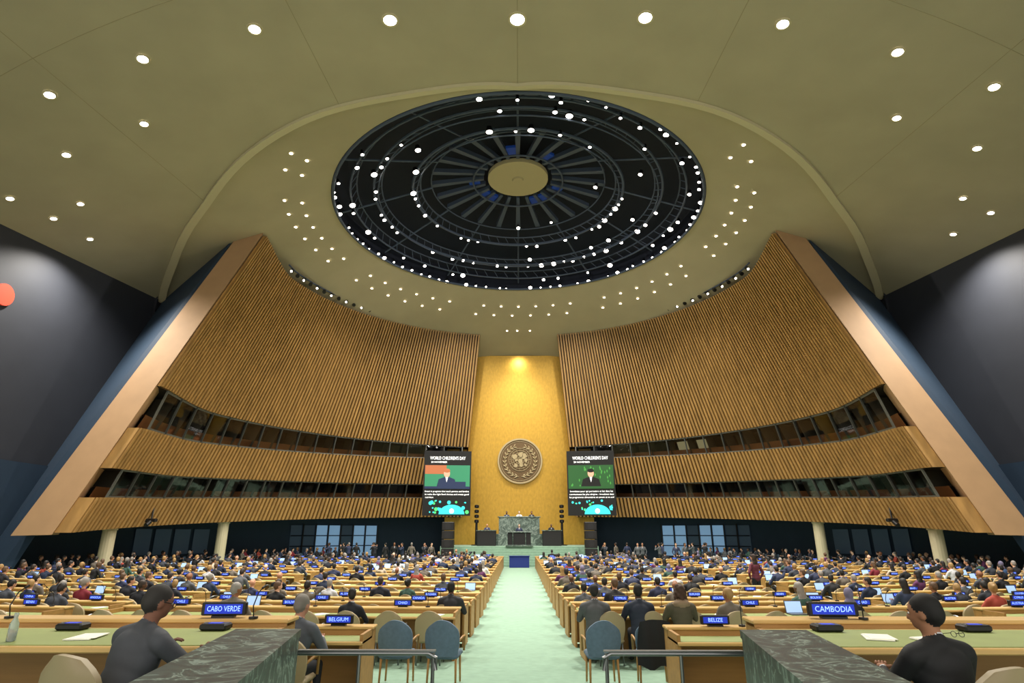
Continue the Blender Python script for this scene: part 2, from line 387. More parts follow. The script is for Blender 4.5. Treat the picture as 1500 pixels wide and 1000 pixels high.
    mb.add(vsx,[(0,1,2,3),(4,5,6,7),(0,1,5,4),(1,2,6,5),(2,3,7,6),(3,0,4,7)],0)
    mb.obj('pillar_'+nm,[M['pillar']])
    mb=MB()
    c=[ot+Vector((0,.2,0.6)),ob+Vector((0,.2,-1.9)),Vector((-22.95,25.9,-2.0)),Vector((-21.8,33.6,14.2))]
    mb.quad(*[W(p.x*sd,p.y,p.z) for p in c],0)
    mb.obj('wall_flank_'+nm,[M['blue']])
    # side wall
    mb=MB()
    a0=arch[0] 
    tx,ty=-a0[0],a0[1]; 
    vs=[]
    for j in range(NY+1):
        t=j/NY; xx=abs(tx)*lerp(1,27/21.9,t); yy=lerp(ty,-9,t)
        vs+= [W(-sd*xx,yy,zc(xx)),W(-sd*xx,yy,-2.0)]
    mb.add(vs,[(2*j,2*j+1,2*j+3,2*j+2) for j in range(NY)],0)
    mb.obj('wall_'+nm,[M['side']])
    # catwalk lamps above wall
    mb=MB()
    for i in range(13):
        t=.42+.40*i/12; p=Tp(t); c=W(p.x*sd*.985,p.y,p.z+.38)
        mb.tube([c+Vector((0,0,.12)),c+Vector((0.04,-.25,-.1))],[.12,.16],8,0)
        if i%2==0: mb.disc(c+Vector((0.04,-.27,-.11)),.09,(0,-1,-.5),8,1)
    mb.tube([W(Tp(.4+.44*i/12).x*sd*.985,Tp(.4+.44*i/12).y,Tp(.4+.44*i/12).z+.55) for i in range(13)],.06,6,2)
    mb.obj('catwalk_spotlight_rail',[M['black'],M['lamp_s'],M['rib']])
    # lower gallery wall behind overhang
    mb=MB()
    def L(ph,z,r=22.3): return W(-sd*r*sin(radians(ph)),27+r*cos(radians(ph)),z)
    K=40
    for i in range(K):
        p0=lerp(10,97,i/K);p1=lerp(10,97,(i+1)/K)
        mb.quad(L(p0,-2),L(p1,-2),L(p1,3),L(p0,3),0)
    for i in range(7):
        p0=29+2.4*i
        mb.quad(L(p0,-1.6,22.2),L(p0+2.1,-1.6,22.2),L(p0+2.1,.5,22.2),L(p0,.5,22.2),1 if i in (0,1,3,4) else 3)
        mb.tube([L(p0-.15,-1.6,22.1),L(p0-.15,.6,22.1)],.06,6,2)
        for zz in (-.9,-.2): mb.tube([L(p0,zz,22.1),L(p0+2.1,zz,22.1)],.04,4,2)
    for i in range(4):
        p0=60+3.2*i
        mb.quad(L(p0,-1.2,22.2),L(p0+2.6,-1.2,22.2),L(p0+2.6,.2,22.2),L(p0,.2,22.2),3)
    mb.obj('wall_gallery_'+nm,[M['blue'],M['win'],M['black'],mat('dim_window','#405468',.3,em=.08)])
    for ph in (86,64):
        mb=MB(); r=19.0; x=-sd*r*sin(radians(ph)); y=27+r*cos(radians(ph)); t=(ph-13)/83
        c=W(x,y,0); top=CZ+S*1.1*(1-t**1.6)
        mb.tube([(c.x,c.y,0),(c.x,c.y,.15),(c.x,c.y,.16),(c.x,c.y,top-.12),(c.x,c.y,top-.11),(c.x,c.y,top)],[.42,.42,.36,.36,.42,.42],16,0)
        mb.obj('column',[M['col']])
# red disc sign on left wall
mb=MB(); c=W(-22.95,24.0,10.1); mb.tube([c+Vector((-.1,0,0)),c+Vector((.06,0,0))],.62,28,0); mb.obj('round_wall_sign',[M['red']])
# gold wall
mb=MB()
nx=8
for i in range(nx):
    for j in range(16):
        def G(u,v): return W(lerp(-5.6,5.6,u),46,lerp(-2,13.75,v))
        mb.quad(G(i/nx,j/16),G((i+1)/nx,j/16),G((i+1)/nx,(j+1)/16),G(i/nx,(j+1)/16),0)
mb.obj('wall_gold',[M['gold']])
# emblem
mb=MB(); ex=0.1; ey=46*S-.05; ez=CZ+6.57; ER=2.15; n=(0,-1,0)
C=Vector((ex,ey,ez))
mb.tube([C,C+Vector((0,-.14,0))],ER,64,0)
mb.ring(C+Vector((0,-.14,0)),ER*.93,ER,n,64,1,.07); mb.ring(C+Vector((0,-.14,0)),ER*.86,ER*.875,n,64,1,.04)
f=C+Vector((0,-.16,.12))
for k in (.2,.4,.6,.8,1.0):
    mb.ring(f,ER*.5*k-.016,ER*.5*k+.016,n,48,1,.04)
for k in range(8):
    a=pi*k/8; d=Vector((cos(a),0,sin(a)))*ER*.5; mb.tube([f-d,f+d],.018,4,1)
rr=random.Random(5)
for ax,az,ar in ((-.5,.25,.3),(-.35,-.05,.18),(.1,.45,.34),(.4,.3,.33),(.55,-.05,.22),(.05,-.15,.3),(.1,-.5,.22),(-.4,-.55,.22),(.5,-.5,.16)):
    nn=12
    vs=[f+Vector(((ax+ar*rr.uniform(.5,1.0)*cos(2*pi*k/nn))*ER*.48,-.05,(az+ar*rr.uniform(.5,1.0)*sin(2*pi*k/nn))*ER*.48)) for k in range(nn)]
    mb.add(vs,[tuple(range(nn))],1)
for sx in (-1,1):
    for k in range(11):
        a=radians(-80+14.5*k); r=ER*.68
        p=C+Vector((sx*r*cos(a),-.17,r*sin(a)-.02)); dr=Vector((-sx*sin(a),0,cos(a)))
        for tilt in (.7,-.7):
            o_=Vector((sx*cos(a),0,sin(a)))*tilt; d=(dr+o_).normalized()
            mb.tube([p,p+d*.17,p+d*.36],[.02,.065,.01],6,1)
    mb.tube([C+Vector((sx*ER*.68*cos(radians(a)),-.17,ER*.68*sin(radians(a))-.02)) for a in range(-85,72,8)],.03,5,1)
mb.obj('round_emblem_relief',[M['bronze'],M['bronze2']])
# ---------------------------------------------------------------- FLOOR
def fl(y):
    if y<7.5: return .85
    if y<17: return lerp(.5,0,(y-7.5)/9.5)
    return 0
mb=MB()
ys=[-11,7.39,7.4]+[7.5+i*.95 for i in range(11)]+[30,45,60,64]
hs=[.0,.0,.0]+[fl(7.5+i*.95+.0001) for i in range(11)]+[0,0,0,0]
for i in range(len(ys)-1):
    mb.quad((-36,ys[i],hs[i]),(36,ys[i],hs[i]),(36,ys[i+1],hs[i+1]),(-36,ys[i+1],hs[i+1]),0)
mb.obj('floor',[M['carpet']])
mb=MB()
for sx in (-1,1):
    mb.box((sx*15.8,-1.6,.43),(27,17.9,.84),0)
mb.box((0,-4,.425),(4.6,14,.83),0)
for k in range(3): mb.box((0,3.2+.35*k,.35-.12*k),(3.0,.36,.7-.24*k),0)
mb.obj('floor_rear_platform',[M['carpet']])
# marble parapets + rails
for sx,nm in ((-1,'l'),(1,'r')):
    mb=MB()
    o_=[(sx*1.77,5.2),(sx*2.27,5.2),(sx*1.9,2.6),(sx*1.35,2.6)]
    b=[Vector((x,y,0.02)) for x,y in o_]; tpp=[Vector((x,y,1.70)) for x,y in o_]
    mb.add(b+tpp,[(0,1,2,3),(4,5,6,7),(0,1,5,4),(1,2,6,5),(2,3,7,6),(3,0,4,7)],0)
    cx=sum(x for x,_ in o_)/4; cyy=sum(y for _,y in o_)/4
    o2=[(cx+(x-cx)*1.06,cyy+(y-cyy)*1.015) for x,y in o_]
    b=[Vector((x,y,1.70)) for x,y in o2]; tpp=[Vector((x,y,1.76)) for x,y in o2]
    mb.add(b+tpp,[(0,1,2,3),(4,5,6,7),(0,1,5,4),(1,2,6,5),(2,3,7,6),(3,0,4,7)],0)
    mb.obj('marble_parapet',[M['marble']])
    mb=MB(); xa=sx*1.8; xb=sx*.68
    mb.tube([(xa,5.3,1.57),(xb+sx*.06,5.3,1.57),(xb,5.3,1.54),(xb,5.3,1.45)],.018,8,0)
    mb.box(((xa+xb)/2,5.3,1.59),(abs(xa-xb),.05,.012),0)
    for x in (xa-sx*.5,xb+sx*.02): mb.tube([(x,5.3,.02),(x,5.3,1.57)],.015,8,0)
    mb.obj('handrail',[M['metal'],M['woodd']])
# ---------------------------------------------------------------- STAGE
mb=MB()
for k in range(8): mb.box((0,48.3+.32*k+3,.09+.18*k),(9.6,6+.0*k,.18),0)
mb.box((0,54.2,.72),(13,6.4,1.43),0)
mb.box((0,55,1.2),(6.4,4,2.4),1)
mb.box((0,53.1,1.75),(3.6,.4,1.3),1)
mb.obj('stage_platform',[M['carpet'],M['marble2']])
mb=MB()
mb.box((0,53.2,3.05),(3.5,.12,1.45),0); mb.box((0,53.5,3.8),(3.7,.8,.09),0,bev=.02); mb.box((-1.7,53.5,3.05),(.12,.7,1.45),0); mb.box((1.7,53.5,3.05),(.12,.7,1.45),0)
for x in (-.6,.6): mb.box((x,53.13,3.05),(.03,.03,1.35),0)
mb.obj('presidium_marble_desk',[M['marble2']])
for sx in (-1,1):
    mb=MB(); mb.box((sx*2.75,52.2,2.05),(1.6,.7,1.2),0,bev=.03); mb.box((sx*2.75,52.2,2.68),(1.7,.8,.06),1); mb.obj('officer_side_desk',[M['black'],M['marble2']])
mb=MB(); mb.box((0,50.9,1.95),(1.0,.5,1.1),0,bev=.04); mb.box((0,50.85,2.55),(1.9,.7,.1),1,bev=.02); mb.box((0,50.6,1.5),(2.2,.5,.12),1)
for x in (-.75,.75): mb.box((x,50.9,1.95),(.4,.4,1.1),0,bev=.03)
for x in (-.15,.15): mb.tube([(x,50.8,2.6),(x,50.9,2.85),(x,50.98,2.95)],.02,6,0)
mb.obj('speaker_rostrum',[M['black'],M['marble2']])
for sx in (-1,1):
    mb=MB(); x=sx*3.75
    mb.tube([(x,54,1.4),(x,54,1.5),(x,54,1.55),(x,54,3.5)],[.45,.45,.12,.1],12,0)
    for k in range(4): mb.tube([(x,54,3.3+.42*k),(x,54,3.35+.42*k),(x,54,3.55+.42*k),(x,54,3.6+.42*k)],[.1,.2,.2,.1],10,0)
    mb.obj('floor_standing_lamp_totem',[M['black']])
    mb=MB(); x=sx*5.6
    for k in range(5): mb.box((x,48.6,.35+.66*k),(.95,.7,.62),0,bev=.03); mb.disc((x,48.24,.35+.66*k),.24,(0,-1,0),16,1)
    mb.obj('loudspeaker_stack',[M['black'],mat('speaker_cone','#1d1d20',.6)])
mb=MB(); mb.box((0,47.3,.4),(1.5,.5,.8),0,bev=.02); mb.box((0,47.3,.82),(1.6,.6,.04),0); mb.obj('blue_draped_table',[mat('blue_drape','#1b2f78',.8)])
# ---------------------------------------------------------------- SCREENS
E=lambda n,c,s=1.0: mat(n,c,.6,em=s)
SM=[M['black'],E('scr_black','#050607',.2),E('scr_green','#2f7a58',.7),E('scr_tan','#a5603c',.7),E('scr_suit','#1c2a4a',.6),E('scr_skin','#d09a80',.8),E('scr_white','#ffffff',1.3),E('scr_teal','#35c4c8',.9),E('scr_lime','#49c46a',.9),E('scr_dkgreen','#1d4d22',.7),E('scr_leaf','#3f8a3a',.7)]
def screen(sd):
    mb=MB(); w=4.0;h=5.35
    mb.box((0,.08,0),(w+.12,.14,h+.12),0)
    def R(x0,x1,z0,z1,mi,d=0): mb.quad((x0,-.0-d,z0),(x1,-.0-d,z0),(x1,-.0-d,z1),(x0,-.0-d,z1),mi)
    R(-w/2,w/2,-h/2,h/2,1,.0)
    addtext(mb,"WORLD CHILDREN'S DAY",.40,(-.0,-.02,2.1),6,3.1); addtext(mb,"20 NOVEMBER",.22,(-.75,-.02,1.76),6)
    if sd<0:
        R(-1.95,1.95,-.5,1.5,2,.01); R(-1.95,-.1,.75,1.5,3,.015); R(.0,1.6,-.5,.1,4,.017)
        px,hc=-.05,.8
    else:
        R(-1.95,1.95,-.5,1.5,9,.01)
        rr=random.Random(2)
        for k in range(34):
            x=rr.uniform(-1.8,1.8); z=rr.uniform(-.3,1.3); mb.add([(x,-.015,z-.15),(x+.06,-.015,z),(x,-.015,z+.15),(x-.06,-.015,z)],[(0,1,2,3)],10)
        px,hc=0,.8
    mb.add([(px-.85,-.03,-.3),(px+.85,-.03,-.3),(px+.7,-.03,.3),(px+.25,-.03,.48),(px-.25,-.03,.48),(px-.7,-.03,.3)],[(0,1,2,3,4,5)],4 if sd<0 else 1)
    mb.add([(px-.1,-.032,.48),(px+.1,-.032,.48),(px,-.032,.05)],[(0,1,2)],6)
    mb.ell((px,-.03,hc),(.27,.01,.35),5,n=20)
    mb.ell((px,-.035,hc+.23),(.28,.012,.18),3 if sd<0 else 1,n=20)
    R(-1.95,1.95,-.5,-.3,4 if sd<0 else 9,.035)
    L=["Invest in programs that teach parents and families","to make the right food choices and create good","nutrition"] if sd<0 else ["Investissez pour qui permettre et lait dans les","communautes les plus eloignes - investissez dans","les programmes alimentaires en amont et en aval"]
    for i,l in enumerate(L): addtext(mb,l,.2,(0 if i<2 or sd>0 else -1.5,-.02,-.72-.25*i),6,3.8)
    rr=random.Random(9+sd)
    for k in range(30):
        x=rr.uniform(-1.8,1.8); z=rr.uniform(-2.5,-1.5); r=rr.choice((.05,.07,.1,.16))
        if sqrt((x-.45)**2+(z+3.0)**2)<1.25: continue
        mb.disc((x,-.02,z),r,(0,-1,0),12,7 if k%3 else 8)
    vs=[(.45+1.1*cos(pi*k/20),-.03,-2.62+.8*sin(pi*k/20)) for k in range(21)]; mb.add(vs,[tuple(range(21))],7)
    mb.disc((.45,-.04,-2.35),.2,(0,-1,0),16,6)
    o=mb.obj('projection_screen',SM)
    o.location=(sd*6.25,52.3,CZ+4.12)
    o.rotation_euler=(radians(2),0,radians(6)*(-sd))
screen(-1); screen(1)
# ---------------------------------------------------------------- PEOPLE
SK=rmat('skin_tones',['#c99477','#8a5a3c','#d8a88a','#5c3a28','#b98566','#e0b598'],7.31,.55)
HR=rmat('hair_tones',['#15110f','#1b1512','#2e2118','#0e0d0d','#57402b','#8c8781','#181310','#9c7c4c'],13.7,.6)
JK=rmat('jacket_tones',['#171a24','#20242f','#14151a','#3a3f49','#1e2a44','#54575c','#26262a','#2b3350','#6a6258','#111216'],23.9,.8)
BL=rmat('blouse_tones',['#7c2230','#1d1d22','#3f5f8c','#c9b9a4','#2f3a55','#a8483a','#e5e0d8','#33302e','#5b2a55','#37574d'],31.3,.8)
TR=mat('trousers_dark','#191b22',.8); SHO=mat('shoe_leather','#0b0a0a',.35); SHT=mat('white_shirt','#c8cacf',.7)
EYE=mat('eye_white','#e8e4dd',.3); PUP=mat('pupil_dark','#120c08',.3); LIP=mat('lips','#8e4a44',.5); SCF=mat('head_scarf','#6f6a86',.8)
def ik(S0,Wt,l1,l2,pole):
    d=Wt-S0; D=min(d.length,(l1+l2)*.995); dn=d.normalized(); Wt=S0+dn*D
    a=(l1*l1-l2*l2+D*D)/(2*D); h=sqrt(max(0,l1*l1-a*a)); p=(pole-dn*pole.dot(dn)).normalized()
    return S0+dn*a+p*h,Wt
def make_person(name,mats,stand=False,fem=False,lean=6,hyaw=0,hpitch=0,hair='short',vox=.022,wl=(-.15,.40,.80),wr=(.15,.40,.80),glasses=False,collar=True,twist=0,bulk=1.0,hood=False):
    hb=.95 if stand else .52
    sw=(.165 if fem else .19)*bulk
    piv=Vector((0,0,hb)); RL=Matrix.Rotation(radians(twist),3,'Z')@Matrix.Rotation(radians(-lean),3,'X')
    U=lambda p: piv+RL@(Vector(p)-piv)
    I=Matrix.Identity(3)
    npv=Vector((0,.0,hb+.54)); RH=Matrix.Rotation(radians(twist+hyaw),3,'Z')@Matrix.Rotation(radians(-hpitch-lean*.3),3,'X')
    H=lambda p: U(npv)+RH@(Vector(p)-npv)
    E=[];C=[]
    def e(c,r,m,R=I): E.append((Vector(c),r,m,R))
    def c(a,b,r0,r1,m): C.append((Vector(a),Vector(b),r0,r1,m))
    b=bulk; f=.9 if fem else 1
    e(piv,((.17 if fem else .165)*b,.135*b,.12),0); e(U((0,0,hb+.07)),(.158*b,.125*b,.13),0,RL); e(U((0,0,hb+.16)),(.155*b*f,.122*b,.17),0,RL); e(U((0,.01,hb+.30)),(.180*b*f,.13*b,.19),0,RL)
    e(U((0,-.03,hb+.36)),(.165*b*f,.10*b,.14),0,RL)
    for s in (-1,1): 
        c(U((0,-.012,hb+.475)),U((s*(sw-.015),-.005,hb+.43)),.068*b,.064*b,0)
        c(U((s*.03,.0,hb+.50)),U((s*.10,0,hb+.46)),.048,.052,0)
    if hood: e(U((0,-.07,hb+.49)),(.15,.10,.07),9,RL)
    c(U((0,0,hb+.47)),H((0,.012,hb+.60)),.060 if not fem else .047,.058 if not fem else .045,2)
    if collar:
        c(U((0,-.004,hb+.505)),U((0,-.002,hb+.527)),.0635,.062,4)
        c(U((0,-.012,hb+.49)),U((0,-.008,hb+.508)),.075,.069,0)
    e(H((0,.018,hb+.70)),(.075,.095,.100),2,RH); e(H((0,.045,hb+.665)),(.064,.072,.085),2,RH); e(H((0,.062,hb+.62)),(.046,.05,.042),2,RH)
    c(H((0,.112,hb+.69)),H((0,.128,hb+.658)),.009,.015,2)
    for s in (-1,1): 
        e(H((s*.077,.012,hb+.672)),(.010,.020,.032),2,RH)
        e(H((s*.032,.094,hb+.705)),(.022,.012,.010),2,RH)
    if hair in('short','long','bun','curly'):
        g=1.0 if hair=='short' else 1.05
        e(H((0,-.004,hb+.722)),(.081*g,.098*g,.092*g),3,RH); e(H((0,-.035,hb+.682)),(.074*g,.073*g,.082*g),3,RH)
    if hair=='grey_thin': e(H((0,-.03,hb+.685)),(.080,.074,.075),3,RH)
    if hair=='long':
        e(H((0,-.04,hb+.62)),(.092,.065,.13),3,RH); e(H((0,-.06,hb+.50)),(.10,.05,.12),3,RH)
    if hair=='bun': e(H((0,-.115,hb+.72)),(.045,.045,.045),3,RH)
    if hair=='curly':
        for k in range(26):
            a=k*2.4; z=k/26; e(H((.085*cos(a)*(1.1-.5*z*z),-.025+.075*sin(a)*(1.1-.4*z)-.01,hb+.56+.23*z)),(.036,.036,.036),3,RH)
    if hair=='scarf':
        e(H((0,-.005,hb+.70)),(.088,.103,.115),8,RH); e(U((0,-.01,hb+.53)),(.11,.10,.09),8,RL)
    hands=[]
    for s,wt in ((-1,wl),(1,wr)):
        S0=U((s*sw,0,hb+.42)); wt=Vector(wt); el,wt=ik(S0,wt,.29,.265,Vector((s*.7,-.25,-1)))
        c(S0,el,.060*b,.047*b,0); c(el,wt.lerp(el,.12),.048*b,.034,0)
        d=(wt-el).normalized(); c(wt.lerp(el,.14),wt,.028,.026,4 if collar else 2); c(wt-d*.01,wt+d*.02,.023,.024,2)
        hd=Vector((d.x,d.y,d.z*.3)).normalized() if not stand and wt.z<.95 else d
        lat=hd.cross(Vector((0,0,1))); lat=lat.normalized() if lat.length>.05 else Vector((1,0,0)); up=lat.cross(hd)
        Rm=Matrix((lat,hd,up)).transposed(); pc=wt+hd*.055
        e(pc,(.040,.052,.016),2,Rm); hands.append((pc,lat,hd,up,s))
    for s in (-1,1):
        if stand:
            kn=Vector((s*.1,.02,.5)); an=Vector((s*.105,-.02,.09)); c((s*.085,0,hb-.03),kn,.092*b,.062,1); c(kn,an,.06,.042,1); c(an-Vector((0,0,.03)),(s*.12,.14,.035),.042,.036,5)
        else:
            kn=Vector((s*.11,.42,.50)); an=Vector((s*.12,.40,.1)); c((s*.09,.02,hb-.02),kn,.088*b,.064,1); c(kn,an,.06,.042,1); c(an-Vector((0,0,.04)),(s*.13,.55,.04),.042,.036,5)
    mb=MB(); hr=vox<.016
    for q in E: mb.ell(q[0],q[1],0,q[3],28 if hr else 14,18 if hr else 9)
    for q in C: mb.capsule(q[0],q[1],q[2],q[3],24 if hr else 12)
    me=mb.mesh('tmp',[]); ob=put(me,'tmp'); md=ob.modifiers.new('r','REMESH'); md.mode='VOXEL'; md.voxel_size=vox
    sm=ob.modifiers.new('s','SMOOTH'); sm.factor=.5; sm.iterations=5 if hr else 1
    dg=bpy.context.evaluated_depsgraph_get(); dg.update(); m2=bpy.data.meshes.new_from_object(ob.evaluated_get(dg))
    out=MB(); out.v=[tuple(v.co) for v in m2.vertices]
    inv=[(q[0],q[1],q[2],q[3].transposed(),min(q[1])) for q in E]
    for p in m2.polygons:
        ct=p.center; best=9;bm=0
        for cc,r,m,Rt,mr in inv:
            w=Rt@(ct-cc); k=sqrt((w.x/r[0])**2+(w.y/r[1])**2+(w.z/r[2])**2); dd=(k-1)*mr-(.004 if m==3 else 0)
            if dd<best: best=dd;bm=m
        for a,b_,r0,r1,m in C:
            ab=b_-a; L2=ab.length_squared; t=max(0,min(1,(ct-a).dot(ab)/L2)) if L2>0 else 0
            dd=(ct-(a+ab*t)).length-lerp(r0,r1,t)
            if dd<best: best=dd;bm=m
        out.f.append(tuple(p.vertices)); out.m.append(bm)
    bpy.data.objects.remove(ob); bpy.data.meshes.remove(me); bpy.data.meshes.remove(m2)
    nf=8 if vox<.016 else 5
    for pc,lat,hd,up,s in hands:
        for k,(o_,ln) in enumerate(((-.03,.062),(-.01,.075),(.01,.08),(.03,.07))):
            o_*= s*-1
            p0=pc+hd*.035+lat*o_; p1=p0+hd*ln*.5+up*.006; p2=p0+hd*ln*.85-up*.008; p3=p0+hd*ln-up*.02
            out.tube([p0,p1,p2,p3],[.010,.0095,.0085,.006],nf,2)
        th=pc-hd*.02-lat*s*.03; out.tube([th,th-lat*s*.028+hd*.022,th-lat*s*.034+hd*.05-up*.006],[.013,.011,.008],nf,2)
    for s in (-1,1):
        out.ell(H((s*.032,.100,hb+.688)),(.014,.010,.008),6,RH,8,6); out.ell(H((s*.032,.108,hb+.688)),(.006,.004,.006),7,RH,8,6)
        out.tube([H((s*.016,.110,hb+.706)),H((s*.034,.107,hb+.711)),H((s*.050,.095,hb+.706))],[.003,.004,.003],5,3)
    out.ell(H((0,.108,hb+.632)),(.024,.008,.006),10,RH,8,6)
    if glasses:
        for s in (-1,1):
            cc=H((s*.034,.122,hb+.686)); out.ring(cc,.021,.025,RH@Vector((0,1,0)),16,7,.004)
            out.tube([H((s*.059,.120,hb+.69)),H((s*.083,.02,hb+.69))],.003,5,7)
        out.tube([H((-.012,.124,hb+.688)),H((.012,.124,hb+.688))],.003,5,7)
    if collar and not fem:
        sf=lambda x,y,z:U((x,y,hb+z))
        out.add([sf(-.045,.10,.485),sf(.045,.10,.485),sf(.0,.153,.27)],[(0,1,2)],4)
        out.add([sf(-.013,.113,.475),sf(.013,.113,.475),sf(.014,.15,.33),sf(0,.157,.28),sf(-.014,.15,.33)],[(0,1,2,3,4)],7)
    return out.mesh(name,mats,True)
def PM(j=None,t=None,sk=None,h=None,sh=None,fur=None):
    return [j or JK,t or TR,sk or SK,h or HR,sh or SHT,SHO,EYE,PUP,SCF,fur or SCF,LIP]
V=[
 make_person('seated_delegate',PM()),
 make_person('seated_delegate',PM(),hyaw=28,lean=3,wl=(-.1,.3,.78)),
 make_person('seated_delegate',PM(),hyaw=-30,lean=10,bulk=1.08),
 make_person('seated_delegate',PM(),lean=20,hpitch=12,bulk=1.05),
 make_person('seated_delegate',PM(),lean=-8,wl=(-.14,.22,.66),wr=(.14,.22,.66),bulk=1.1),
 make_person('seated_delegate',PM(h=SK),hair='grey_thin',lean=5),
 make_person('seated_delegate',PM(),lean=14,wr=(.12,.16,1.12),hyaw=-8,hpitch=8),
 make_person('seated_delegate',PM(j=SHT,sh=SHT),lean=8,hyaw=12),
 make_person('seated_woman',PM(j=BL),fem=True,hair='long',collar=False),
 make_person('seated_woman',PM(j=BL),fem=True,hair='long',collar=False,hyaw=25,lean=12),
 make_person('seated_woman',PM(j=BL),fem=True,hair='bun',collar=False,hyaw=-20,lean=2),
 make_person('seated_woman',PM(j=BL),fem=True,hair='scarf',collar=False,lean=8),
]
VW=[6,5,5,5,4,2,3,1.2,3,2,2,.7]
ST=[make_person('standing_attendant',PM(),stand=True,wl=(-.22,.06,.86),wr=(.22,.06,.86),lean=0),
    make_person('standing_photographer',PM(),stand=True,wl=(-.08,.3,1.45),wr=(.08,.3,1.45),lean=3)]
# ---------------------------------------------------------------- FURNITURE
def chair(mb,x,y,z,rz,ms=0,ml=1,arms=True):
    mb.X=Matrix.Translation((x,y,z))@Matrix.Rotation(rz,4,'Z')
    nu,nw=8,8
    for fb in (0,1):
        vs=[]
        for j in range(nw+1):
            w=j/nw; hw=.255*(1-max(0,(w-.45)/.55)**3*.55)*(.86+.14*min(1,w*3))
            for i in range(nu+1):
                u=-1+2*i/nu; vs.append((u*hw,-.21-.09*w+.07*u*u+(.0 if fb else -.045),.40+.50*w-.035*(u*u)*ss(.6,1,w)))
        mb.add(vs,[(j*(nu+1)+i,j*(nu+1)+i+1,(j+1)*(nu+1)+i+1,(j+1)*(nu+1)+i) for j in range(nw) for i in range(nu)],ms)
        if fb==0: v0=vs
        else:
            idx=[j*(nu+1) for j in range(nw+1)]+[nw*(nu+1)+i for i in range(1,nu+1)]+[j*(nu+1)+nu for j in range(nw-1,-1,-1)]
            e=[v0[k] for k in idx]+[vs[k] for k in idx]; n=len(idx); mb.add(e,[(k,k+1,n+k+1,n+k) for k in range(n-1)],ms)
    mb.box((0,.02,.40),(.48,.46,.08),ms,bev=.03)
    for sx in (-1,1):
        mb.tube([(sx*.21,.2,0),(sx*.2,.19,.38)],[.014,.018],6,ml); mb.tube([(sx*.21,-.2,0),(sx*.2,-.17,.38)],[.014,.018],6,ml)
        if arms: mb.tube([(sx*.24,-.2,.6),(sx*.27,0,.64),(sx*.27,.18,.63),(sx*.26,.2,.42)],.017,6,ml)
    mb.X=None
names=['ANGOLA','BRAZIL','CHILE','CANADA','CHINA','BHUTAN','BENIN','AUSTRIA','BOLIVIA','BURUNDI','CHAD','COLOMBIA','CUBA','CROATIA','BULGARIA','CYPRUS']
def placard_mesh(t,w=.36):
    mb=MB(); hh=.115 if w<.4 else .14
    mb.box((0,0,.02+hh/2),(w,.06,hh),0,bev=.01); mb.box((0,0,.01),(w*.5,.09,.02),0)
    mb.quad((-w*.42,-.032,.04),(w*.42,-.032,.04),(w*.42,-.032,.0+hh),(-w*.42,-.032,.0+hh),1)
    addtext(mb,t,hh*.58,(0,-.035,.02+hh/2),2,w*.74)
    return mb.mesh('country_name_placard',[M['black'],M['scr'],M['scrt']])
PL=[placard_mesh(t) for t in names]
mb=MB(); mb.box((0,0,.01),(.34,.24,.018),0,bev=.004); mb.box((0,.15,.12),(.34,.012,.23),0,Matrix.Rotation(radians(-15),3,'X')); 
R_=Matrix.Rotation(radians(-15),3,'X'); q=[R_@Vector(v)+Vector((0,.142,.12)) for v in ((-.155,0,-.1),(.155,0,-.1),(.155,0,.1),(-.155,0,.1))]; mb.quad(*q,1)
LAP=mb.mesh('open_laptop',[M['alu'],M['laps']])
mb=MB(); mb.tube([(0,0,0),(0,0,.02),(0,0,.021),(0,.02,.12),(0,-.03,.24),(0,-.08,.28)],[.045,.045,.006,.006,.006,.006],8,0); mb.tube([(0,-.08,.28),(0,-.12,.3)],.012,8,0)
MIC=mb.mesh('gooseneck_microphone',[M['black']],False)
def desk(mb,L,x,y,z,rz,felt=1):
    mb.X=Matrix.Translation((x,y,z))@Matrix.Rotation(rz,4,'Z')
    mb.box((0,.25,.725),(L,.56,.04),0,bev=.008); mb.box((0,.22,.7465),(L-.08,.42,.006),felt)
    mb.box((0,.60,.83),(L+.04,.24,.035),0,bev=.008); mb.box((0,.70,.41),(L,.03,.82),2); mb.box((0,.52,.78),(L,.02,.09),2)
    for s in (-1,1): mb.box((s*(L/2-.02),.36,.41),(.04,.68,.82),2)
    nleg=int(L//2)
    for k in range(1,nleg): mb.box((-L/2+L*k/nleg,.40,.36),(.04,.5,.70),2)
    mb.X=None
rnd=random.Random(11)
people=0
